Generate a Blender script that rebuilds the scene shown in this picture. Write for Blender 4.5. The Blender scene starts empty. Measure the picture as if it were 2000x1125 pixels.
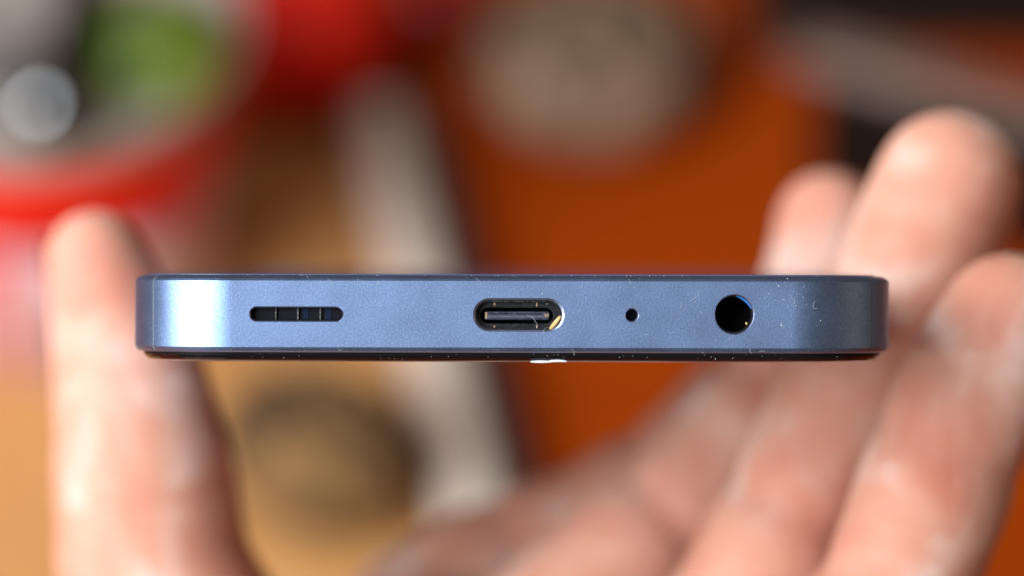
import bpy, bmesh, math, random
from mathutils import Vector, Matrix
random.seed(11)
S = bpy.context.scene
COL = S.collection
MM = 0.001

# ------------------------------------------------------------------ camera, light, exposure
PITCH = math.radians(42.0)          # photographer looks down at a table over the hand-held phone
AXIS_TO_TABLE = 0.90                # metres along the optical axis
FOCUS = 0.350
FIELD = 0.1045                      # width of the field at the focus distance
CAM_H = AXIS_TO_TABLE * math.sin(PITCH)
Rv = Vector((1, 0, 0))
Fv = Vector((0, math.cos(PITCH), -math.sin(PITCH)))
Uv = Vector((0, math.sin(PITCH), math.cos(PITCH)))
CAM = Vector((0, 0, CAM_H))
cd = bpy.data.cameras.new('camera')
cam = bpy.data.objects.new('camera', cd)
COL.objects.link(cam)
cam.location = CAM
cam.rotation_euler = (math.pi / 2 - PITCH, 0, 0)
cd.sensor_width = 36.0
cd.lens = 36.0 * FOCUS / FIELD
cd.clip_start = 0.01
cd.clip_end = 50
cd.dof.use_dof = True
cd.dof.focus_distance = FOCUS + 0.0002
cd.dof.aperture_fstop = cd.lens / 13.8
S.camera = cam

w = bpy.data.worlds.new('World')
S.world = w
w.use_nodes = True
wb = w.node_tree.nodes['Background']
wb.inputs[0].default_value = (1.0, 0.76, 0.58, 1)
wb.inputs[1].default_value = 0.14

PHONE_O = CAM + Fv * FOCUS


def area_light(name, loc, target, sx, sy, power, col):
    l = bpy.data.lights.new(name, 'AREA')
    l.shape = 'RECTANGLE'
    l.size, l.size_y, l.energy, l.color = sx, sy, power, col
    o = bpy.data.objects.new(name, l)
    COL.objects.link(o)
    o.location = loc
    d = (Vector(target) - Vector(loc)).normalized()
    o.rotation_euler = d.to_track_quat('-Z', 'Y').to_euler()
    return o


def from_phone(phi, elev, dist):
    """point seen from the phone: phi to the left of straight back, elev above the lens axis plane"""
    p, e = math.radians(phi), math.radians(elev)
    d = (-Fv * math.cos(p) - Rv * math.sin(p)) * math.cos(e) + Uv * math.sin(e)
    return PHONE_O + d * dist


# the room's window, left of and behind the photographer
area_light('window_light', from_phone(45, 10, 1.3), PHONE_O, 1.06, 1.1, 47, (0.92, 0.97, 1.0))
# added weak warm lamp for the sheen on the phone's right corner
area_light('right_sheen_lamp', from_phone(-78, 8, 1.8), PHONE_O, 0.5, 0.9, 1.2, (1.0, 0.72, 0.45))

S.view_settings.view_transform = 'Standard'
S.view_settings.look = 'None'
S.view_settings.exposure = 0.0
S.view_settings.gamma = 1.0
S.view_settings.use_curve_mapping = False
S.render.resolution_x, S.render.resolution_y = 1024, 576


# ------------------------------------------------------------------ helpers
def tag(o, label=None, cat=None, group=None, kind=None):
    if label: o['label'] = label
    if cat: o['category'] = cat
    if group: o['group'] = group
    if kind: o['kind'] = kind
    return o


def empty(name, loc=(0, 0, 0), rot=(0, 0, 0)):
    o = bpy.data.objects.new(name, None)
    o.empty_display_size = 0.01
    COL.objects.link(o)
    o.location, o.rotation_euler = loc, rot
    return o


def link(name, bm, mat, parent=None, smooth=False, loc=None, rot=None):
    me = bpy.data.meshes.new(name)
    bm.normal_update()
    bm.to_mesh(me)
    bm.free()
    for p in me.polygons: p.use_smooth = smooth
    for m in (mat if isinstance(mat, (list, tuple)) else [mat]): me.materials.append(m)
    o = bpy.data.objects.new(name, me)
    COL.objects.link(o)
    if parent: o.parent = parent
    if loc is not None: o.location = loc
    if rot is not None: o.rotation_euler = rot
    return o


def loft(bm, rings, cap0=True, cap1=True, closed=True):
    vs = [[bm.verts.new(p) for p in r] for r in rings]
    for a, b in zip(vs[:-1], vs[1:]):
        n = len(a)
        for i in range(n if closed else n - 1):
            j = (i + 1) % n
            bm.faces.new((a[i], a[j], b[j], b[i]))
    if cap0: bm.faces.new(list(reversed(vs[0])))
    if cap1: bm.faces.new(vs[-1])
    return vs


def lathe(bm, prof, seg=64, c=(0, 0, 0)):
    """prof: list of (radius, z)"""
    rings = []
    for r, z in prof:
        rings.append([(c[0] + max(r, 1e-6) * math.cos(2 * math.pi * i / seg),
                       c[1] + max(r, 1e-6) * math.sin(2 * math.pi * i / seg), c[2] + z) for i in range(seg)])
    loft(bm, rings)
    bmesh.ops.remove_doubles(bm, verts=bm.verts, dist=3e-6)
    bmesh.ops.recalc_face_normals(bm, faces=bm.faces)


def box(bm, x0, x1, y0, y1, z0, z1, bev=0.0, seg=2):
    r = bmesh.ops.create_cube(bm, size=1.0)
    for v in r['verts']:
        v.co = Vector(((x0 + x1) / 2 + v.co.x * (x1 - x0), (y0 + y1) / 2 + v.co.y * (y1 - y0), (z0 + z1) / 2 + v.co.z * (z1 - z0)))
    if bev > 0:
        es = set()
        for v in r['verts']:
            for e in v.link_edges: es.add(e)
        bmesh.ops.bevel(bm, geom=list(es), offset=bev, segments=seg, affect='EDGES', profile=0.5)


def catmull(pts, n):
    """pts: list of tuples (any dims), n samples per span"""
    out = []
    P = [Vector(p) for p in pts]
    P = [P[0] * 2 - P[1]] + P + [P[-1] * 2 - P[-2]]
    for i in range(1, len(P) - 2):
        for k in range(n):
            t = k / n
            a, b, c, d = P[i - 1], P[i], P[i + 1], P[i + 2]
            out.append(0.5 * ((2 * b) + (c - a) * t + (2 * a - 5 * b + 4 * c - d) * t * t + (3 * b - a - 3 * c + d) * t ** 3))
    out.append(P[-2].copy())
    return out


def tube(bm, pts, radii, seg=8, round0=False, round1=False, flat=1.0):
    """swept round tube; optional hemispherical ends"""
    P = [Vector(p) for p in pts]
    T = []
    for i in range(len(P)):
        a, b = P[max(i - 1, 0)], P[min(i + 1, len(P) - 1)]
        T.append((b - a).normalized())
    ref = Vector((0.13, 0.97, 0.2)) if abs(T[0].dot(Vector((0.13, 0.97, 0.2)).normalized())) < 0.9 else Vector((1, 0, 0))
    rings = []
    N = (ref - T[0] * ref.dot(T[0])).normalized()

    def ring(c, t, r):
        nonlocal N
        N = (N - t * N.dot(t)).normalized()
        B = t.cross(N)
        rings.append([tuple(c + (N * math.cos(2 * math.pi * k / seg) + B * math.sin(2 * math.pi * k / seg) * flat) * r) for k in range(seg)])
    H = (0.985, 0.9, 0.75, 0.55, 0.3)
    if round0:
        for h in H: ring(P[0] - T[0] * radii[0] * h, T[0], radii[0] * math.sqrt(1 - h * h))
    for c, t, r in zip(P, T, radii): ring(c, t, r)
    if round1:
        for h in reversed(H): ring(P[-1] + T[-1] * radii[-1] * h, T[-1], radii[-1] * math.sqrt(1 - h * h))
    loft(bm, rings)


def pix_on_plane(px, py, z=0.0):
    """world point of the horizontal plane at height z along a direction of view (placing aid)"""
    k = FIELD / FOCUS / 2000.0
    d = Fv + Rv * ((px - 1000) * k) + Uv * ((562.5 - py) * k)
    t = (z - CAM.z) / d.z
    return CAM + d * t


# ------------------------------------------------------------------ materials
def mat(name, base=(0.5, 0.5, 0.5), rough=0.5, metal=0.0, **kw):
    m = bpy.data.materials.new(name)
    m.use_nodes = True
    b = m.node_tree.nodes['Principled BSDF']
    b.inputs['Base Color'].default_value = (*base, 1)
    b.inputs['Roughness'].default_value = rough
    b.inputs['Metallic'].default_value = metal
    for k, v in kw.items():
        b.inputs[k.replace('_', ' ')].default_value = v
    return m


def nd(m, typ, **kw):
    n = m.node_tree.nodes.new(typ)
    for k, v in kw.items():
        if hasattr(n, k): setattr(n, k, v)
        else: n.inputs[k.replace('_', ' ')].default_value = v
    return n


def lk(m, a, ao, b, bi): m.node_tree.links.new(a.outputs[ao], b.inputs[bi])


def mottle(m, cols, scale, detail=3, bump=0.0, bscale=None, stretch=(1, 1, 1), dist=0.001, rough=None, distort=0.0):
    """noise driven colour ramp + optional fine bump, object coordinates"""
    b = m.node_tree.nodes['Principled BSDF']
    tc = nd(m, 'ShaderNodeTexCoord')
    mp = nd(m, 'ShaderNodeMapping')
    mp.inputs['Scale'].default_value = stretch
    lk(m, tc, 'Object', mp, 'Vector')
    n = nd(m, 'ShaderNodeTexNoise', Scale=scale, Detail=detail, Distortion=distort)
    lk(m, mp, 0, n, 'Vector')
    r = nd(m, 'ShaderNodeValToRGB')
    el = r.color_ramp.elements
    while len(el) < len(cols): el.new(0.5)
    for e, (p, c) in zip(el, cols):
        e.position = p
        e.color = (*c, 1)
    lk(m, n, 'Fac', r, 'Fac')
    lk(m, r, 'Color', b, 'Base Color')
    if rough:
        mr = nd(m, 'ShaderNodeMapRange')
        mr.inputs['To Min'].default_value, mr.inputs['To Max'].default_value = rough
        lk(m, n, 'Fac', mr, 'Value')
        lk(m, mr, 0, b, 'Roughness')
    if bump:
        n2 = nd(m, 'ShaderNodeTexNoise', Scale=bscale or scale * 3, Detail=3.0)
        lk(m, tc, 'Object', n2, 'Vector')
        bp = nd(m, 'ShaderNodeBump', Strength=bump, Distance=dist)
        lk(m, n2, 'Fac', bp, 'Height')
        lk(m, bp, 0, b, 'Normal')
    return m


M = {}
# anodised, bead-blasted blue aluminium
M['alu'] = mottle(mat('blue_anodised_aluminium', (0.2, 0.3, 0.55), 0.44, 1.0),
                  [(0.30, (0.170, 0.258, 0.465)), (0.55, (0.218, 0.313, 0.535)), (0.78, (0.29, 0.392, 0.625))], 5200, 2.0, bump=0.22, bscale=5200, dist=0.00004)
m = M['alu']
sm = nd(m, 'ShaderNodeTexNoise', Scale=190.0, Detail=4.0)
mr = nd(m, 'ShaderNodeMapRange'); mr.inputs['From Min'].default_value, mr.inputs['From Max'].default_value = 0.3, 0.7
mr.inputs['To Min'].default_value, mr.inputs['To Max'].default_value = 0.405, 0.475
lk(m, next(n for n in m.node_tree.nodes if n.type == 'TEX_COORD'), 'Object', sm, 'Vector')
lk(m, sm, 'Fac', mr, 'Value'); lk(m, mr, 0, m.node_tree.nodes['Principled BSDF'], 'Roughness')
M['rim'] = mat('machined_blue_rim', (0.42, 0.50, 0.72), 0.34, 1.0)
M['antenna'] = mat('antenna_plastic', (0.30, 0.33, 0.36), 0.4)
M['back'] = mottle(mat('blue_matte_back', (0.08, 0.11, 0.2), 0.4), [(0.3, (0.07, 0.10, 0.19)), (0.7, (0.09, 0.12, 0.22))], 400)
M['glass'] = mat('black_cover_glass', (0.004, 0.004, 0.005), 0.06, 0.0)
M['gasket'] = mat('black_gasket', (0.004, 0.004, 0.005), 0.5, Specular_IOR_Level=0.2)
M['black'] = mat('black_cavity_plastic', (0.003, 0.003, 0.004), 0.6, Specular_IOR_Level=0.15)
M['shell'] = mottle(mat('port_shell_dark_steel', (0.05, 0.05, 0.055), 0.35, 1.0), [(0.3, (0.035, 0.035, 0.04)), (0.7, (0.075, 0.075, 0.085))], 2500, bump=0.2, dist=0.00002)
M['ledge'] = mottle(mat('port_housing_plastic', (0.02, 0.02, 0.022), 0.45, Specular_IOR_Level=0.2), [(0.35, (0.004, 0.004, 0.005)), (0.7, (0.022, 0.023, 0.027))], 3500, bump=0.3, dist=0.00003)
M['tongue'] = mottle(mat('tongue_plastic', (0.05, 0.06, 0.08), 0.35), [(0.3, (0.014, 0.018, 0.03)), (0.7, (0.06, 0.072, 0.105))], 2600, bump=0.3, dist=0.00003)
M['strip'] = mottle(mat('strip_plastic', (0.1, 0.12, 0.16), 0.35), [(0.3, (0.03, 0.038, 0.055)), (0.7, (0.11, 0.125, 0.17))], 3000)
M['edge'] = mottle(mat('worn_shell_edge', (0.6, 0.6, 0.58), 0.3, 1.0), [(0.42, (0.08, 0.08, 0.08)), (0.62, (0.8, 0.78, 0.75))], 4000)
M['gold'] = mat('gold_contact', (0.95, 0.62, 0.22), 0.25, 1.0)
M['pin'] = mat('copper_pin', (0.95, 0.72, 0.52), 0.3, 1.0)
M['jack_blue'] = mat('blue_jack_sleeve', (0.01, 0.12, 0.42), 0.35)
M['dust'] = mat('pale_dust', (0.50, 0.53, 0.58), 0.9)
M['lint'] = mat('grey_lint', (0.42, 0.46, 0.50), 0.9)
M['crumb'] = mottle(mat('tan_crumb', (0.62, 0.36, 0.12), 0.7), [(0.35, (0.55, 0.28, 0.08)), (0.65, (0.85, 0.58, 0.25))], 3000, bump=0.4, dist=0.00005)
M['flake'] = mat('white_flake', (0.66, 0.69, 0.73), 0.6)
m = M['mesh'] = mat('speaker_mesh', (0.01, 0.01, 0.013), 0.55, Specular_IOR_Level=0.1)
tc = nd(m, 'ShaderNodeTexCoord'); ck = nd(m, 'ShaderNodeTexChecker', Scale=1 / 0.00011)
ck.inputs['Color1'].default_value = (0.001, 0.001, 0.002, 1); ck.inputs['Color2'].default_value = (0.007, 0.008, 0.013, 1)
mp = nd(m, 'ShaderNodeMapping'); mp.inputs['Rotation'].default_value = (0, 0.785, 0)
lk(m, tc, 'Object', mp, 'Vector'); lk(m, mp, 0, ck, 'Vector'); lk(m, ck, 'Color', m.node_tree.nodes['Principled BSDF'], 'Base Color')
M['mesh_blue'] = mat('blue_speaker_membrane', (0.004, 0.010, 0.032), 0.5, Specular_IOR_Level=0.1)
M['rib'] = mottle(mat('dusty_rib', (0.12, 0.12, 0.12), 0.7), [(0.4, (0.02, 0.02, 0.02)), (0.6, (0.14, 0.14, 0.135))], 5000)

# skin
m = M['skin'] = mat('skin', (0.78, 0.47, 0.36), 0.6, 0.0, Specular_IOR_Level=0.22)
b = m.node_tree.nodes['Principled BSDF']
b.inputs['Subsurface Weight'].default_value = 0.6
b.inputs['Subsurface Radius'].default_value = (1.0, 0.32, 0.16)
b.inputs['Subsurface Scale'].default_value = 0.006
tc = nd(m, 'ShaderNodeTexCoord')
n1 = nd(m, 'ShaderNodeTexNoise', Scale=80.0, Detail=5.0, Distortion=0.5)
lk(m, tc, 'Object', n1, 'Vector')
r1 = nd(m, 'ShaderNodeValToRGB')
for e, (p, c) in zip([r1.color_ramp.elements[0], r1.color_ramp.elements[1], r1.color_ramp.elements.new(0.5)],
                     [(0.30, (0.575, 0.225, 0.15, 1)), (0.74, (0.73, 0.455, 0.36, 1)), (0.52, (0.66, 0.345, 0.25, 1))]):
    e.position, e.color = p, c
lk(m, n1, 'Fac', r1, 'Fac')
at = nd(m, 'ShaderNodeAttribute'); at.attribute_name = 'flush'
mx = nd(m, 'ShaderNodeMix'); mx.data_type = 'RGBA'
lk(m, at, 'Fac', mx, 0)
m.node_tree.links.new(r1.outputs['Color'], mx.inputs[6])
mx.inputs[7].default_value = (0.60, 0.20, 0.155, 1)
m.node_tree.links.new(mx.outputs[2], b.inputs['Base Color'])
v1 = nd(m, 'ShaderNodeTexVoronoi', Scale=1500.0)
n2 = nd(m, 'ShaderNodeTexNoise', Scale=420.0, Detail=5.0)
lk(m, tc, 'Object', v1, 'Vector'); lk(m, tc, 'Object', n2, 'Vector')
ad = nd(m, 'ShaderNodeMath'); ad.operation = 'MULTIPLY_ADD'; ad.inputs[1].default_value = 0.25
lk(m, v1, 'Distance', ad, 0); lk(m, n2, 'Fac', ad, 2)
bp = nd(m, 'ShaderNodeBump', Strength=0.2, Distance=0.0005)
lk(m, ad, 0, bp, 'Height'); lk(m, bp, 0, b, 'Normal')
M['nail'] = mat('fingernail', (0.85, 0.55, 0.47), 0.25)

# table and clutter
M['table'] = mottle(mat('orange_varnished_wood', (0.4, 0.08, 0.01), 0.5, Specular_IOR_Level=0.12), [(0.25, (0.30, 0.036, 0.0003)), (0.5, (0.35, 0.044, 0.0004)), (0.8, (0.41, 0.054, 0.0006))], 9, 6,
                    bump=0.15, bscale=160, stretch=(1.0, 9.0, 1.0), dist=0.0005, distort=0.8)
M['tray'] = mottle(mat('tan_wood', (0.7, 0.42, 0.17), 0.5, Specular_IOR_Level=0.2), [(0.3, (0.57, 0.265, 0.085)), (0.7, (0.68, 0.345, 0.13))], 14, 5, bump=0.12, bscale=200, stretch=(1, 8, 1), dist=0.0004)
M['tray_rim'] = mottle(mat('cream_rim', (0.8, 0.7, 0.6), 0.35), [(0.3, (0.78, 0.63, 0.52)), (0.7, (0.86, 0.73, 0.63))], 40)
M['rim_shade'] = mat('dark_grey_rim_shade', (0.035, 0.033, 0.036), 0.5)
M['mat'] = mottle(mat('dark_brown_shade_sheet', (0.06, 0.02, 0.01), 0.8), [(0.3, (0.035, 0.011, 0.005)), (0.7, (0.10, 0.024, 0.008))], 25, 3, bump=0.2, bscale=700, dist=0.0005)  # colour of the sheet that plays the table's shade
M['cup'] = mottle(mat('pink_cup_glaze', (0.8, 0.4, 0.4), 0.25), [(0.36, (0.72, 0.06, 0.05)), (0.47, (0.70, 0.30, 0.32)), (0.62, (0.80, 0.66, 0.70))], 28, 2, distort=0.6)
M['cup_red'] = mat('red_cup_band', (0.85, 0.014, 0.004), 0.4, Specular_IOR_Level=0.2)
M['cup_white'] = mat('pale_cup_lip', (0.36, 0.30, 0.265), 0.35)
M['grey'] = mottle(mat('grey_tin', (0.22, 0.2, 0.2), 0.4), [(0.3, (0.12, 0.11, 0.105)), (0.7, (0.19, 0.17, 0.165))], 60)
M['dark'] = mat('near_black_plastic', (0.010, 0.006, 0.0045), 0.6, Specular_IOR_Level=0.12)
M['green'] = mottle(mat('green_skin', (0.2, 0.32, 0.03), 0.35), [(0.40, (0.035, 0.085, 0.010)), (0.60, (0.20, 0.24, 0.014))], 60, bump=0.1, dist=0.0006)
M['chrome'] = mat('polished_steel', (0.62, 0.64, 0.67), 0.18, 1.0)
M['red'] = mottle(mat('red_skin', (0.7, 0.03, 0.015), 0.5, Specular_IOR_Level=0.25), [(0.3, (0.88, 0.016, 0.006)), (0.7, (0.93, 0.026, 0.010))], 40)
M['red_shaded'] = mottle(mat('shaded_red_skin', (0.3, 0.006, 0.004), 0.4), [(0.3, (0.25, 0.005, 0.003)), (0.7, (0.35, 0.010, 0.006))], 40)  # shade put into the colour: a red ball lying out of the light
M['pot'] = mottle(mat('beige_clay', (0.5, 0.36, 0.25), 0.7), [(0.42, (0.13, 0.072, 0.04)), (0.58, (0.38, 0.245, 0.16))], 90, bump=0.3, dist=0.001)
M['pot_in'] = mottle(mat('brown_pot_filling', (0.28, 0.17, 0.09), 0.8), [(0.42, (0.08, 0.042, 0.02)), (0.58, (0.24, 0.15, 0.09))], 80, bump=0.4, dist=0.001)
M['twine'] = mottle(mat('brown_twine', (0.2, 0.12, 0.05), 0.85), [(0.45, (0.020, 0.009, 0.003)), (0.55, (0.26, 0.135, 0.045))], 80, 2, bump=0.5, bscale=900, dist=0.0005, stretch=(.8, 2.2, 1), distort=.5)
M['box_lid'] = mottle(mat('pinkish_grey_lid', (0.32, 0.24, 0.22), 0.45), [(0.3, (0.16, 0.095, 0.072)), (0.7, (0.25, 0.17, 0.14))], 30)

# ------------------------------------------------------------------ table (the surface far below the phone)
bm = bmesh.new()
box(bm, -0.9, 0.9, -0.15, 1.55, -0.03, 0.0, 0.004, 3)
o = link('table', bm, M['table'])
tag(o, 'orange varnished wooden table top under all the clutter', 'table', kind='structure')

# ------------------------------------------------------------------ phone
PX = 1 / 19.14                     # mm per photograph pixel at the focus plane


def fx(px): return (px - 1000) * PX * MM
def fz(py): return (562.5 - py) * PX * MM


HW = 39.6 * MM                     # half width
LEN = 160.5 * MM
RC = 11.0 * MM
ROLL = math.radians(0.14)
phone = empty('smartphone', PHONE_O)
phone.rotation_euler = (Matrix.Rotation(-PITCH, 3, 'X') @ Matrix.Rotation(ROLL, 3, 'Y')).to_euler()
tag(phone, 'blue metal smartphone held level, its bottom edge with ports facing the viewer', 'smartphone')


def rrect(inset, z, y0=0.0, y1=LEN, hw=HW, rc=RC, seg=80):
    r = max(rc - inset, 0.0005)
    pts = []
    for cx, cy, a0 in ((hw - rc, y0 + rc, -90), (hw - rc, y1 - rc, 0), (-hw + rc, y1 - rc, 90), (-hw + rc, y0 + rc, 180)):
        for k in range(seg + 1):
            a = math.radians(a0 + 90.0 * k / seg)
            pts.append((cx + r * math.cos(a), cy + r * math.sin(a), z))
    return pts


ZT, ZB = 1.30, -6.64
FRAME = [(0.75, ZB), (0.42, ZB + .03), (0.2, ZB + .16), (0.09, ZB + .36), (0.02, ZB + 0.50), (0.0, ZB + .56), (0.0, 0.70), (0.03, 0.75), (0.16, 0.93), (0.42, 1.13), (0.75, 1.25), (1.3, ZT)]
bm = bmesh.new()
loft(bm, [rrect(i * MM, z * MM) for i, z in FRAME])
frame = link('frame', bm, [M['alu'], M['rim']], phone)


def stadium(cx, cz, hw, hh, d, seg=28):
    """ring in the x-z plane at depth d"""
    pts = []
    w_ = hw - hh
    for k in range(seg + 1):
        a = math.radians(-90 + 180.0 * k / seg)
        pts.append((cx + w_ + hh * math.cos(a), d, cz + hh * math.sin(a)))
    for k in range(seg + 1):
        a = math.radians(90 + 180.0 * k / seg)
        pts.append((cx - w_ + hh * math.cos(a), d, cz + hh * math.sin(a)))
    if w_ < 1e-7:                       # a circle: drop the doubled points
        pts = pts[:seg] + pts[seg + 1:2 * seg + 1]
    return pts


def cutter(cx, cz, hw, hh, depth, fl=0.00024):
    b = bmesh.new()
    rr = []
    for e, d in ((fl * 1.5, -0.00007), (fl, 0.0), (fl * 0.3, 0.00010), (0.0, 0.00019), (0.0, depth)):
        rr.append(stadium(cx, cz, hw + e, hh + e, d))
    loft(b, rr)
    bmesh.ops.recalc_face_normals(b, faces=b.faces)
    for f in b.faces: f.material_index = 1
    o = link('cut', b, [M['alu'], M['rim']], phone)
    return o


SPK = (fx(579.5), fz(614.5), 4.72 * MM, 0.66 * MM)
USB = (fx(1013), fz(615), 4.42 * MM, 1.48 * MM)
MIC = (fx(1234), fz(615), 0.60 * MM, 0.60 * MM)
JCK = (fx(1434), fz(613), 1.93 * MM, 1.93 * MM)
cuts = [cutter(*SPK, 2.4 * MM, 0.00014), cutter(*USB, 5.5 * MM), cutter(*MIC, 3 * MM, 0.00016), cutter(*JCK, 7 * MM, 0.00015)]
for c in cuts:
    md = frame.modifiers.new('cut', 'BOOLEAN')
    md.operation, md.solver, md.object = 'DIFFERENCE', 'EXACT', c
    md.material_mode = 'INDEX'
dg = bpy.context.evaluated_depsgraph_get()
nm = bpy.data.meshes.new_from_object(frame.evaluated_get(dg))
frame.modifiers.clear()
frame.data = nm
for c in cuts: bpy.data.objects.remove(c)

# back panel (top side), display stack (under side)
bm = bmesh.new()
loft(bm, [rrect(i * MM, z * MM) for i, z in ((1.5, 1.22), (1.5, 1.36), (1.7, 1.42))])
link('back_panel', bm, M['back'], phone)
bm = bmesh.new()
loft(bm, [rrect(i * MM, z * MM) for i, z in ((0.95, ZB - .30), (0.88, ZB - .05), (0.88, ZB + .05))])
link('gasket', bm, M['gasket'], phone)
bm = bmesh.new()
loft(bm, [rrect(i * MM, z * MM) for i, z in ((2.1, -7.60), (1.6, -7.55), (1.25, -7.42), (1.02, -7.20), (0.93, -6.98), (0.90, -6.93))])
link('screen_glass', bm, M['glass'], phone)

# camera lenses at the far end of the back
for i, d in enumerate((146, 127, 108)):
    bm = bmesh.new()
    lathe(bm, [(6.3 * MM, 0), (6.3 * MM, 0.22 * MM), (6.1 * MM, 0.36 * MM), (5.2 * MM, 0.36 * MM), (5.1 * MM, 0.3 * MM)], 48)
    ln = link('camera_ring', bm, M['back'], phone, loc=(-27.5 * MM, d * MM, 1.42 * MM))
    bm = bmesh.new()
    lathe(bm, [(5.05 * MM, 0.25 * MM), (5.05 * MM, 0.33 * MM), (4.9 * MM, 0.35 * MM)], 48)
    link('lens_glass', bm, M['glass'], ln)

# antenna breaks wrapping the two front corners
for sx, off in ((-1, 300.5), (1, 1703)):
    xa = abs(fx(off)) * 1.012
    a = math.acos((xa - (HW - RC)) / RC)          # angle on the corner arc, from the side
    bm = bmesh.new()
    rings = []
    for i, z in FRAME:
        r = RC - i * MM + 0.000012
        row = []
        for dl in (-0.00009, 0.00009):
            aa = a + dl / RC
            row.append((sx * (HW - RC + r * math.cos(aa)), RC - r * math.sin(aa), z * MM))
        rings.append(row)
    loft(bm, rings, False, False, closed=False)
    bmesh.ops.solidify(bm, geom=list(bm.faces), thickness=0.00001)
    link('antenna_line', bm, M['antenna'], phone)


def plate(name, ring_pts, d0, d1, material, parent, hole=None):
    b = bmesh.new()
    r0 = [(p[0], d0, p[2]) for p in ring_pts]
    r1 = [(p[0], d1, p[2]) for p in ring_pts]
    if hole is None:
        loft(b, [r0, r1])
    else:
        h0 = [(p[0], d0, p[2]) for p in hole]
        h1 = [(p[0], d1, p[2]) for p in hole]
        loft(b, [h1, h0, r0, r1], False, False)
    bmesh.ops.recalc_face_normals(b, faces=b.faces)
    return link(name, b, material, parent)


# speaker slot
cx, cz, hw, hh = SPK
spk = plate('speaker_slot', stadium(cx, cz, hw - 0.00003, hh - 0.00003, 0), 0.9 * MM, 2.3 * MM, M['mesh'], phone, None)
plate('slot_liner', stadium(cx, cz, hw - 0.00002, hh - 0.00002, 0), 0.34 * MM, 0.9 * MM, M['black'], spk, stadium(cx, cz, hw - 0.00010, hh - 0.00008, 0))
for px, wd in ((538, 2.2), (581, 2.6), (625, 2.6)):
    bm = bmesh.new()
    x = fx(px)
    box(bm, x - wd * .5 * PX * MM, x + wd * .5 * PX * MM, 0.62 * MM, 1.0 * MM, cz - hh + 0.0001, cz + hh - 0.0001)
    link('rib', bm, M['rib'], spk)
for x0, x1 in ((591, 601), (634, 646)):
    bm = bmesh.new()
    box(bm, fx(x0), fx(x1), 0.85 * MM, 0.95 * MM, cz - hh + 0.0001, cz + hh - 0.0001)
    link('membrane', bm, M['mesh_blue'], spk)

# charging port
cx, cz, hw, hh = USB
port = plate('charging_port', stadium(cx, cz, hw - 0.00004, hh - 0.00004, 0), 5.0 * MM, 5.4 * MM, M['black'], phone)
plate('shell', stadium(cx, cz, hw - 0.00003, hh - 0.00003, 0), 0.45 * MM, 5.0 * MM, M['shell'], port, stadium(cx, cz, hw - 0.00016, hh - 0.00016, 0))
plate('housing', stadium(cx, cz, hw - 0.00017, hh - 0.00017, 0), 0.95 * MM, 3.0 * MM, M['ledge'], port, stadium(fx(1009), fz(616.5), 3.75 * MM, 0.83 * MM, 0))
bm = bmesh.new()
box(bm, fx(947), fx(1073), 0.72 * MM, 5.0 * MM, fz(625), fz(608.5), 0.00016, 3)
tng = link('tongue', bm, M['tongue'], port)
for y0, y1 in ((612.2, 613.8), (616.6, 620.6)):
    bm = bmesh.new()
    box(bm, fx(953), fx(1062), 0.685 * MM, 0.80 * MM, fz(y1), fz(y0), 0.00002, 1)
    link('contact_strip', bm, M['shell' if y1 < 615 else 'strip'], tng)
for x0, x1 in ((947.5, 951.5), (1064, 1068), (1069, 1072)):
    bm = bmesh.new()
    box(bm, fx(x0), fx(x1), 0.70 * MM, 0.80 * MM, fz(619 if x0 > 1000 else 623), fz(612.5 if x0 > 1000 else 610))
    link('contact_pad', bm, M['pin'], tng)
for x0, x1, y0, y1 in ((964, 967.5, 591, 597), (1047.5, 1050.5, 590, 599), (964, 967.5, 635.5, 641), (1047.5, 1050.5, 635, 641.5), (1067, 1070.5, 592, 594.5)):
    bm = bmesh.new()
    box(bm, fx(x0), fx(x1), 0.88 * MM, 1.0 * MM, fz(y1), fz(y0), 0.00003, 1)
    link('latch_pin', bm, M['pin'], port)
for x0, x1, y0, y1 in ((1051.2, 1053, 590, 601), (1051.2, 1053, 632.5, 641.5), (966, 968, 599, 601), (966, 968, 632, 634)):
    bm = bmesh.new()
    box(bm, fx(x0), fx(x1), 0.93 * MM, 1.0 * MM, fz(y1), fz(y0))
    link('seam', bm, M['shell'], port)
pts = [(fx(960 + 111 * k / 40), 0.40 * MM + random.uniform(0, .03) * MM, cz + hh - 0.00010 + random.uniform(-.02, .02) * MM) for k in range(41)]
bm = bmesh.new(); tube(bm, pts, [random.uniform(.018, .05) * MM for _ in pts], 6)
link('shell_edge', bm, M['edge'], port)

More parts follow.
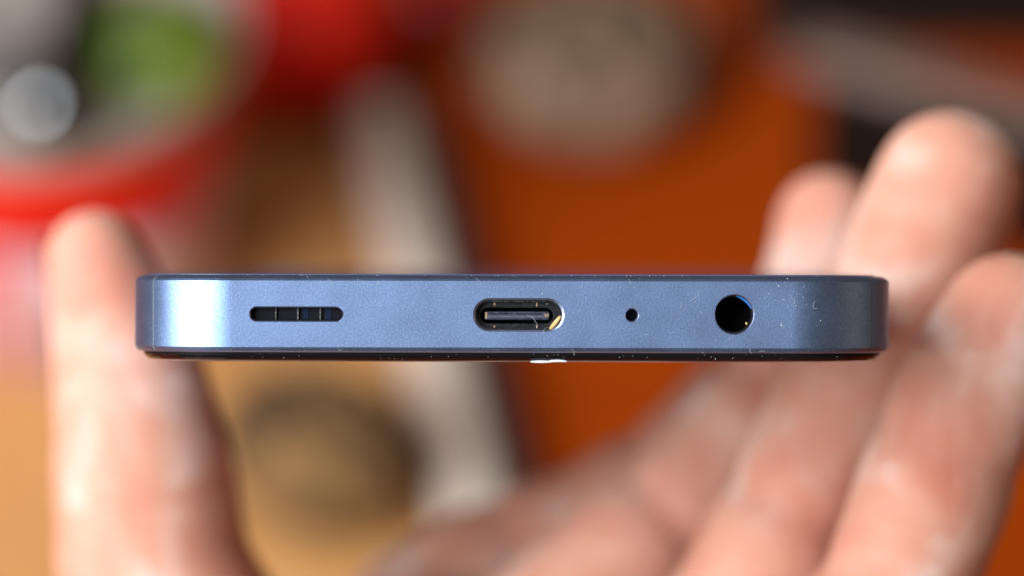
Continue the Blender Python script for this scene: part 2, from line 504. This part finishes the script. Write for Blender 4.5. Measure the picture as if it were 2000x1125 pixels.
# microphone hole, jack
plate('microphone_hole', stadium(MIC[0], MIC[1], 0.58 * MM, 0.58 * MM, 0), 2.0 * MM, 2.9 * MM, M['black'], phone)
jk = plate('headphone_jack', stadium(JCK[0], JCK[1], 1.91 * MM, 1.91 * MM, 0), 6.5 * MM, 6.9 * MM, M['black'], phone)
plate('sleeve', stadium(JCK[0], JCK[1], 1.92 * MM, 1.92 * MM, 0), 0.55 * MM, 6.5 * MM, M['black'], jk, stadium(JCK[0], JCK[1], 1.80 * MM, 1.80 * MM, 0))
b = bmesh.new()          # blue crescent of the sleeve lip, upper right
ro, ri = 1.90 * MM, 1.72 * MM
rings = []
for k in range(25):
    t = k / 24
    a = math.radians(18 + 66 * t)
    th = (ro - ri) * (0.2 + math.sin(math.pi * t) ** .7 * 0.9)
    r0 = ro - th
    rings.append([(JCK[0] + ro * math.cos(a), 0.42 * MM, JCK[1] + ro * math.sin(a)), (JCK[0] + r0 * math.cos(a), 0.46 * MM, JCK[1] + r0 * math.sin(a)),
                  (JCK[0] + r0 * math.cos(a), 0.7 * MM, JCK[1] + r0 * math.sin(a)), (JCK[0] + ro * math.cos(a), 0.7 * MM, JCK[1] + ro * math.sin(a))])
loft(b, rings)
bmesh.ops.recalc_face_normals(b, faces=b.faces)
link('sleeve_lip', b, M['jack_blue'], jk)
bm = bmesh.new()
bmesh.ops.create_icosphere(bm, subdivisions=2, radius=0.24 * MM, matrix=Matrix.Translation((fx(1460), 1.1 * MM, fz(631))) @ Matrix.Diagonal((0.9, 1.6, 1.15, 1)))
link('spring_contact', bm, M['gold'], jk, smooth=True)

# dust and lint on the front edge
def clear_of_ports(px, py):
    for x0, x1, y0, y1 in ((482, 682, 596, 634), (918, 1108, 582, 648), (1216, 1256, 597, 634), (1388, 1482, 568, 660)):
        if x0 < px < x1 and y0 < py < y1: return False
    return True


bm = bmesh.new()
n = 0
while n < 260:
    px = random.uniform(430, 1640) if random.random() < .45 else random.triangular(600, 1660, 1560)
    py = random.uniform(552, 676) if random.random() < .7 else random.choice((random.uniform(674, 688), random.uniform(540, 552)))
    if not clear_of_ports(px, py): continue
    inset = 0.0
    if py > 678: inset = 0.12
    if py < 549: inset = 0.25
    r = random.choice((0.014, 0.016, 0.02, 0.025, 0.036)) * MM
    mt = Matrix.Translation((fx(px), inset * MM - r * 0.2, fz(py))) @ Matrix.Rotation(random.uniform(0, 6.28), 4, 'Y') @ Matrix.Diagonal((random.uniform(.7, 1.9), .6, random.uniform(.6, 1), 1))
    bmesh.ops.create_icosphere(bm, subdivisions=1, radius=r, matrix=mt)
    n += 1
for px, py, r in ((1521, 557, .075), (1538, 543, .06), (1524, 546, .05), (1478, 680, .07), (1398, 700, .05), (1060, 573, .06), (1502, 572, .05), (1526, 634, .07), (1531, 584, .05), (1569, 579, .05), (1603, 625, .05)):
    bmesh.ops.create_icosphere(bm, subdivisions=1, radius=r * MM, matrix=Matrix.Translation((fx(px), 0.0 if 550 < py < 678 else .25 * MM, fz(py))) @ Matrix.Diagonal((1, .6, 1.2, 1)))
for _ in range(70):                       # on the top and glass edges
    px = random.uniform(480, 1690)
    top = random.random() < .5
    bmesh.ops.create_icosphere(bm, subdivisions=1, radius=random.uniform(.02, .045) * MM,
                               matrix=Matrix.Translation((fx(px), (.75 if top else .9) * MM, (1.27 if top else random.uniform(-7.3, -6.75)) * MM)))
tag(link('dust', bm, M['dust'], phone), kind='stuff')
bm = bmesh.new()
fib = [((1366, 566), (1364, 575), (1356, 582), (1348, 588)), ((1544, 579), (1551, 584), (1553, 590), (1548, 594)), ((1591, 587), (1588, 595), (1591, 601), (1596, 601)),
       ((1466, 679), (1465, 685), (1468, 689)), ((1484, 686), (1490, 684), (1495, 687)), ((1526, 628), (1528, 635), (1533, 638)), ((930, 543), (936, 550), (940, 555)),
       ((1228, 545), (1232, 552), (1236, 550)), ((700, 545), (697, 552), (699, 557)), ((660, 680), (664, 686), (668, 682)), ((870, 556), (878, 560), (880, 566)),
       ((1002, 563), (1006, 568), (1009, 573)), ((1118, 682), (1121, 688), (1122, 694)), ((640, 545), (648, 552), (650, 559)), ((1330, 590), (1331, 597), (1329, 603))]
for _ in range(16):
    px, py = random.uniform(500, 1640), random.uniform(553, 676)
    if not clear_of_ports(px, py): continue
    a = random.uniform(0, 6.28); l = random.uniform(4, 9)
    c = random.uniform(-.8, .8)
    fib.append(tuple((px + l * t * math.cos(a + c * t), py + l * t * math.sin(a + c * t)) for t in (0, .5, 1)))
for f in fib:
    pp = catmull([(fx(x), -0.02 * MM, fz(y)) for x, y in f], 5)
    tube(bm, pp, [0.015 * MM] * len(pp), 5)
tag(link('lint', bm, M['lint'], phone), kind='stuff')
bm = bmesh.new()
for f in ((((1030, 616), 1), ((1040, 620), .9), ((1046, 628), .8), ((1050, 636), .8), ((1049, 642), .8)), (((1063, 652), .1), ((1062, 645), .2), ((1067, 640), .5), ((1074, 640), .8))):
    pp = catmull([(fx(p[0]), (d - .35) * MM, fz(p[1])) for p, d in f], 5)
    tube(bm, pp, [0.014 * MM] * len(pp), 5)
tag(link('port_lint', bm, M['lint'], port), kind='stuff')

# crumb caught in the port, white flake under the glass edge: things of their own
bm = bmesh.new()
pp = catmull([(1076, .35, 641), (1082, .3, 634), (1088, .3, 627), (1094, .35, 619)], 5)
tube(bm, [(fx(p[0]), p[1] * MM, fz(p[2])) for p in pp], [(.08 + .16 * math.sin(math.pi * (i + 2) / (len(pp) + 3)) ** .8 + random.uniform(-.015, .015)) * MM for i in range(len(pp))], 9, True, True)
o = link('crumb', bm, M['crumb'])
o.parent = None
o.matrix_world = Matrix.Translation(PHONE_O) @ phone.rotation_euler.to_matrix().to_4x4()
tag(o, 'tiny tan crumb caught in the right end of the charging port', 'crumb')
bm = bmesh.new()
for x0, x1, y0 in ((1038, 1078, 706.9), (1072, 1107, 706.2)):
    pts = [(x0 + (x1 - x0) * k / 10, y0 - (x1 > 1090) * 1.2 * math.sin(math.pi * k / 10)) for k in range(11)]
    tube(bm, [(fx(x), 1.2 * MM, fz(y) - 0.0) for x, y in pts], [(.04 + .11 * math.sin(math.pi * (k + .6) / 11.2) ** .6) * MM for k in range(11)], 8, True, True)
o = link('flake', bm, M['flake'])
o.matrix_world = Matrix.Translation(PHONE_O) @ phone.rotation_euler.to_matrix().to_4x4()
tag(o, 'small white flake stuck to the lower black edge of the phone', 'flake')

# ------------------------------------------------------------------ hand
hand = empty('hand', PHONE_O, (-PITCH, 0, 0))
tag(hand, 'bare left hand gripping the phone by its long sides, thumb left and fingers right', 'hand')


HAND_D = 18.0                       # the grip sits this much farther along the phone


def hp(px, py, d):
    d += HAND_D
    s = PX * (350 + d) / 350.0
    return Vector(((px - 1000) * s, d, (562.5 - py) * s))


def digit(bm, spec, dips=(), dip=0.55, seg=22, flush=None, amt=0.48):
    """spec: (px, py, depth, radius mm) from the tip to the root; joints slightly pinched"""
    pts = [(*hp(a, b, c), r * (350 + c + HAND_D) / (350 + c)) for a, b, c, r in spec]
    s = [Vector((p[0], p[1], p[2], p[3])) for p in catmull(pts, 10)]
    L, acc = [0.0], 0.0
    for p, q in zip(s[:-1], s[1:]):
        acc += (q.xyz - p.xyz).length
        L.append(acc)
    rad = []
    for p, l in zip(s, L):
        r = p.w
        for dl, a in dips:
            r -= a * math.exp(-((l - dl) / 1.6) ** 2)
            r += 0.35 * a * math.exp(-((l - dl - 6) / 4.0) ** 2)
        rad.append(r * MM)
    tube(bm, [tuple(p.xyz * MM) for p in s], rad, seg, True, True)
    if flush is not None:
        FL.append((s[0].xyz * MM, 9 * MM, amt))
        for dl, a in dips:
            i = min(range(len(L)), key=lambda k: abs(L[k] - dl))
            FL.append((s[i].xyz * MM, 11 * MM, amt * 0.8))
    return s


FL = []
bm = bmesh.new()
pinky = digit(bm, [(1972, 632, 22, 7.8), (1926, 720, 23, 8.3), (1870, 832, 24, 8.5), (1808, 1000, 25, 8.4), (1757, 1130, 26, 8.6), (1640, 1340, 27, 9.2), (1460, 1540, 28, 11)], [(16, .7), (34, .9)], flush=1)
ring = digit(bm, [(1852, 362, 43, 8.6), (1795, 500, 44, 8.9), (1728, 645, 45, 8.7), (1630, 830, 46, 8.5), (1548, 1000, 47, 8.6), (1492, 1130, 48, 9.0), (1370, 1340, 50, 10), (1210, 1520, 52, 12)], [(20, .8), (43, 1.0)], flush=1)
middle = digit(bm, [(1620, 438, 84, 6.9), (1602, 560, 84, 7.5), (1535, 735, 84, 8.2), (1462, 850, 84, 8.4), (1365, 965, 83, 8.6), (1255, 1070, 82, 9.0), (1100, 1220, 80, 10), (950, 1380, 78, 12)], [(23, .8), (46, 1.1)], flush=1)
index = digit(bm, [(1425, 800, 106, 7.0), (1325, 910, 106, 7.7), (1175, 1020, 106, 8.6), (1000, 1100, 106, 9.6), (820, 1240, 104, 11.5)], [(13, 1.0), (36, 1.0)], flush=1)
thumb = digit(bm, [(188, 508, 60, 6.2), (222, 620, 60, 7.9), (250, 730, 60, 9.2), (276, 880, 60, 10.6), (291, 1010, 60, 11.2), (308, 1130, 60, 11.9), (400, 1330, 59, 13.5), (520, 1520, 56, 15)], [(21, .35)], flush=1, amt=0.3)
W1, W2 = Vector((-60, 44 + HAND_D, -98)), Vector((-50, 4 + HAND_D, -105))


def limb(a, b, ra, rb, seg=20):
    a, b = Vector(a), Vector(b)
    n = 8
    tube(bm, [tuple((a + (b - a) * k / n) * MM) for k in range(n + 1)], [(ra + (rb - ra) * k / n) * MM for k in range(n + 1)], seg, True, True)


roots = [pinky[-1].xyz, ring[-1].xyz, middle[-1].xyz, index[-1].xyz]
rr = [11, 12, 12, 11.5]
for i, (r, q) in enumerate(zip(roots, rr)):
    t = i / 3
    limb(r, W2 + (W1 - W2) * t, q, 14)
for a, b in zip(roots[:-1], roots[1:]): limb(a, b, 11, 11)
for k in (.33, .66):
    for i in range(3):
        t0, t1 = i / 3, (i + 1) / 3
        limb(roots[i].lerp(W2.lerp(W1, t0), k), roots[i + 1].lerp(W2.lerp(W1, t1), k), 12.5, 12.5)
th = thumb[-1].xyz
limb(th, W1 + Vector((2, 0, 4)), 15.5, 16)
limb(th, roots[3].lerp(W1, .45), 13, 13)
limb(th, roots[2].lerp(W1, .5), 12, 13)
limb(th, roots[1].lerp(W2, .55), 11, 13)
limb(W1, W2, 15, 15)
E = Vector((-190, -70, -235))
limb(W1, E + Vector((12, 20, 6)), 17, 27)
limb(W2, E, 16, 27)
limb(W1.lerp(W2, .5), E + Vector((6, 10, 3)), 19, 30)
tmp = link('hand_source', bm, M['skin'])
md = tmp.modifiers.new('r', 'REMESH'); md.mode = 'VOXEL'; md.voxel_size = 1.0 * MM
md = tmp.modifiers.new('s', 'SMOOTH'); md.factor = 0.5; md.iterations = 7
dg = bpy.context.evaluated_depsgraph_get()
hm = bpy.data.meshes.new_from_object(tmp.evaluated_get(dg))
bpy.data.objects.remove(tmp)
hm.name = 'hand_skin'
for p in hm.polygons: p.use_smooth = True
hm.materials.clear(); hm.materials.append(M['skin'])
at = hm.attributes.new('flush', 'FLOAT', 'POINT')
vals = []
for v in hm.vertices:
    f = 0.0
    for c, r, a in FL:
        d2 = (v.co - c).length_squared
        f = max(f, a * math.exp(-d2 / (r * r) * 1.2))
    vals.append(f)
at.data.foreach_set('value', vals)
skin = bpy.data.objects.new('skin', hm)
COL.objects.link(skin); skin.parent = hand
# nails on the sides turned away from the phone
for s, out, r in ((thumb, Vector((-.55, .85, .1)), 6.7), (ring, Vector((.75, .55, .35)), 8.7), (pinky, Vector((.8, .5, .3)), 7.4), (middle, Vector((.75, .6, .3)), 6.5)):
    c = s[0].xyz
    ax = (s[0].xyz - s[6].xyz).normalized()
    n_ = (out - ax * out.dot(ax)).normalized()
    sd = ax.cross(n_)
    bm = bmesh.new()
    rings = []
    for k in range(9):
        t = -5.5 + 10.0 * k / 8
        row = []
        drop = 0.0 if t < 1 else 0.055 * (t - 1) ** 2
        wdt = 52 * (1 - max(0, (t - 2) / 6) ** 2)
        for j in range(9):
            a = math.radians(-wdt + 2 * wdt * j / 8)
            row.append(tuple((c + ax * t + (n_ * math.cos(a) + sd * math.sin(a)) * (r + 0.15 - drop)) * MM))
        rings.append(row)
    loft(bm, rings, False, False, closed=False)
    bmesh.ops.solidify(bm, geom=list(bm.faces), thickness=0.0005)
    link('fingernail', bm, M['nail'], hand, smooth=True)

# ------------------------------------------------------------------ things on the table
# tray with a raised pale rim along its right side
z_tr = 0.008
a = pix_on_plane(783, 235, z_tr); c = pix_on_plane(975, 1010, z_tr)
ang = math.atan2(c.y - a.y, c.x - a.x)
tray = empty('tray', (a.x, a.y, 0), (0, 0, ang))       # local +x runs along the rim toward the viewer
tag(tray, 'light tan wooden tray with a raised pale rim, left half of the table', 'tray')
LT = 0.36
bm = bmesh.new(); box(bm, 0.0, LT, -0.40, -0.0145, 0.001, z_tr, 0.002, 2)
link('tray_base', bm, M['tray'], tray)
bm = bmesh.new(); box(bm, -0.002, LT + .002, -0.014, 0.0, 0.0012, 0.017, 0.004, 4)
link('tray_rim', bm, M['tray_rim'], tray, smooth=True)
bm = bmesh.new(); box(bm, -0.002, LT + .002, 0.0003, 0.0065, 0.0012, 0.0150, 0.001, 2)
link('rim_shade_strip', bm, M['rim_shade'], tray)  # dark strip standing in for the rim's shaded side and shadow

# cup
cb = pix_on_plane(130, 560, z_tr)
cup = empty('cup', (cb.x, cb.y, z_tr + .0002))
tag(cup, 'mottled pink and white cup with red band and pale lip, at far left', 'cup')
H = 0.086
bm = bmesh.new()
lathe(bm, [(.030, 0), (.036, .001), (.0385, .004), (.0405, .03), (.0440, .050), (.0430, .050), (.037, .006), (.0, .005)], 96)
link('cup_body', bm, M['cup'], cup, smooth=True)
bm = bmesh.new()
lathe(bm, [(.0430, .0502), (.0442, .0502), (.0482, .0755), (.0470, .0755)], 96)
link('red_band', bm, M['cup_red'], cup, smooth=True)
bm = bmesh.new()
lathe(bm, [(.0466, .0757), (.0484, .0757), (.0505, .0815), (.0508, .0845), (.0502, H), (.0494, .0850), (.0478, .0780), (.0435, .058), (.0442, .058), (.0474, .074)], 96)
link('lip', bm, M['cup_white'], cup, smooth=True)
# inside the cup
CI = cup.location
bm = bmesh.new(); lathe(bm, [(0, 0), (.0085, 0), (.009, .001), (.009, .080), (.0082, .082), (.0, .0822)], 48)
o = link('tin', bm, M['grey'], smooth=False, loc=(CI.x - .0065, CI.y - .012, CI.z + .006))
tag(o, 'grey round tin standing in the mottled pink cup', 'tin')
bm = bmesh.new()
bmesh.ops.create_uvsphere(bm, u_segments=40, v_segments=24, radius=.0168)
for v in bm.verts:
    v.co.z *= 1.12
    v.co *= 1 + .03 * math.sin(5 * math.atan2(v.co.y, v.co.x))
    if v.co.z > .012: v.co.z -= (v.co.z - .012) * .6
o = link('green_fruit', bm, M['green'], smooth=True, loc=(CI.x + .0315, CI.y - .004, CI.z + .077))
tag(o, 'bright green round fruit sitting in the pink cup', 'fruit')
bm = bmesh.new(); box(bm, -.004, .004, -.034, .030, 0, .084, .001, 2)
o = link('black_divider', bm, M['dark'], loc=(CI.x + .0090, CI.y - .006, CI.z + .006))
tag(o, 'flat black card standing between the grey tin and green fruit', 'card')
bm = bmesh.new(); bmesh.ops.create_uvsphere(bm, u_segments=32, v_segments=20, radius=.008)
o = link('glint_ball', bm, M['chrome'], smooth=True, loc=pix_on_plane(100, 212, CI.z + .084))  # ball added to catch the window light as a bright disc
tag(o, 'tiny shiny steel ball added for a glint at the front of the pink cup', 'ball')


def ball(name, px, py, r, m_, label, squash=.92, cat='ball', dent=True):
    c = pix_on_plane(px, py, r * squash)
    b = bmesh.new()
    bmesh.ops.create_uvsphere(b, u_segments=48, v_segments=32, radius=r)
    for v in b.verts:
        q = math.hypot(v.co.x, v.co.y) / r
        th_ = math.atan2(v.co.y, v.co.x)
        v.co.z *= squash
        if dent and v.co.z > 0: v.co.z -= r * .32 * math.exp(-(q / .30) ** 2)
        v.co.x *= 1 + .02 * math.sin(4 * th_); v.co.y *= 1 + .02 * math.cos(3 * th_)
    o = link(name, b, m_, smooth=True, loc=(c.x, c.y, r * squash))
    return tag(o, label, cat)


ball('red_ball', 598, 52, .0240, M['red'], 'bright red round ball behind the tray, beside the pink cup')
ball('red_ball', 850, 0, .013, M['red_shaded'], 'small red ball with shade in its colour, between the bright red ball and beige pot')

# beige pot
c = pix_on_plane(1155, 195, 0.0)
pot = empty('pot', (c.x, c.y, 0))
tag(pot, 'squat beige clay pot with brown filling, top centre of the table', 'pot')
bm = bmesh.new()
lathe(bm, [(0, .0), (.022, .0), (.028, .003), (.0315, .009), (.0315, .015), (.029, .021), (.0275, .0248), (.0265, .0260), (.0250, .0260), (.0245, .022), (.0, .021)], 72)
link('pot_body', bm, M['pot'], pot, smooth=True)
bm = bmesh.new()
lathe(bm, [(0, .0212), (.0243, .0212), (.0243, .0255), (.015, .0285), (.0, .0295)], 48)
link('filling', bm, M['pot_in'], pot, smooth=True)

# ball of twine on the tray: each turn of string is its own coil
c = pix_on_plane(625, 890, z_tr + .014)
tw = empty('twine_ball', (c.x, c.y, z_tr + .0165))
tw.rotation_euler = (0, 0, -0.7)
tag(tw, 'dark brown mottled ball of twine on the tan tray', 'twine')
bm = bmesh.new(); bmesh.ops.create_uvsphere(bm, u_segments=32, v_segments=20, radius=.0215, matrix=Matrix.Diagonal((1.15, 1, .68, 1)))
link('core', bm, M['twine'], tw, smooth=True)
for k in range(26):
    ax = Vector((random.gauss(0, .5), random.gauss(0, .5), random.gauss(.7, .35))) if k % 2 else Vector((random.gauss(.75, .25), random.gauss(-.45, .25), random.gauss(0, .3)))
    ax.normalize()
    u = ax.orthogonal().normalized(); v_ = ax.cross(u)
    off = random.uniform(-.011, .011); R_ = math.sqrt(.0222 ** 2 - off ** 2)
    pts = []
    for i in range(41):
        t = 2 * math.pi * i / 40
        p = ax * off + (u * math.cos(t) + v_ * math.sin(t)) * R_
        pts.append((p.x * 1.15, p.y, p.z * .68))
    bm = bmesh.new(); tube(bm, pts, [.0013] * 41, 6)
    link('strand', bm, M['twine'], tw, smooth=True)

# black box with a pinkish grey lid, top right
p0 = pix_on_plane(1555, 78, .046); p1 = pix_on_plane(1975, 195, .046)
d = (p1 - p0); ang = math.atan2(d.y, d.x)
bx = empty('box', (p0.x, p0.y, 0), (0, 0, ang))
tag(bx, 'long black box with pinkish grey lid behind the fingertips, top right', 'box')
bm = bmesh.new(); box(bm, 0.008, .17, -.0065, .0065, .0024, .0400, .002, 2)
link('box_body', bm, M['dark'], bx)
bm = bmesh.new(); box(bm, -.0005, .1705, -.006, .007, .0402, .0450, .002, 3)
link('lid', bm, M['box_lid'], bx)
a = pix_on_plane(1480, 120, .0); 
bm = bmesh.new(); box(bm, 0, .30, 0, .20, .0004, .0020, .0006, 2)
o = link('mat', bm, M['mat'], loc=(a.x, a.y, 0), rot=(0, 0, math.radians(3)))  # dark sheet added to stand in for shade on the table
tag(o, 'thin dark brown sheet added as table shade under the black box, upper right', 'mat')
c = pix_on_plane(1900, 20, .004)
bm = bmesh.new(); box(bm, -.06, .09, -.012, .012, .0024, .011, .002, 2)
o = link('dark_bar', bm, M['dark'], loc=(c.x, c.y, 0), rot=(0, 0, math.radians(-6)))
tag(o, 'flat near-black bar lying behind the grey-lidded box', 'bar')
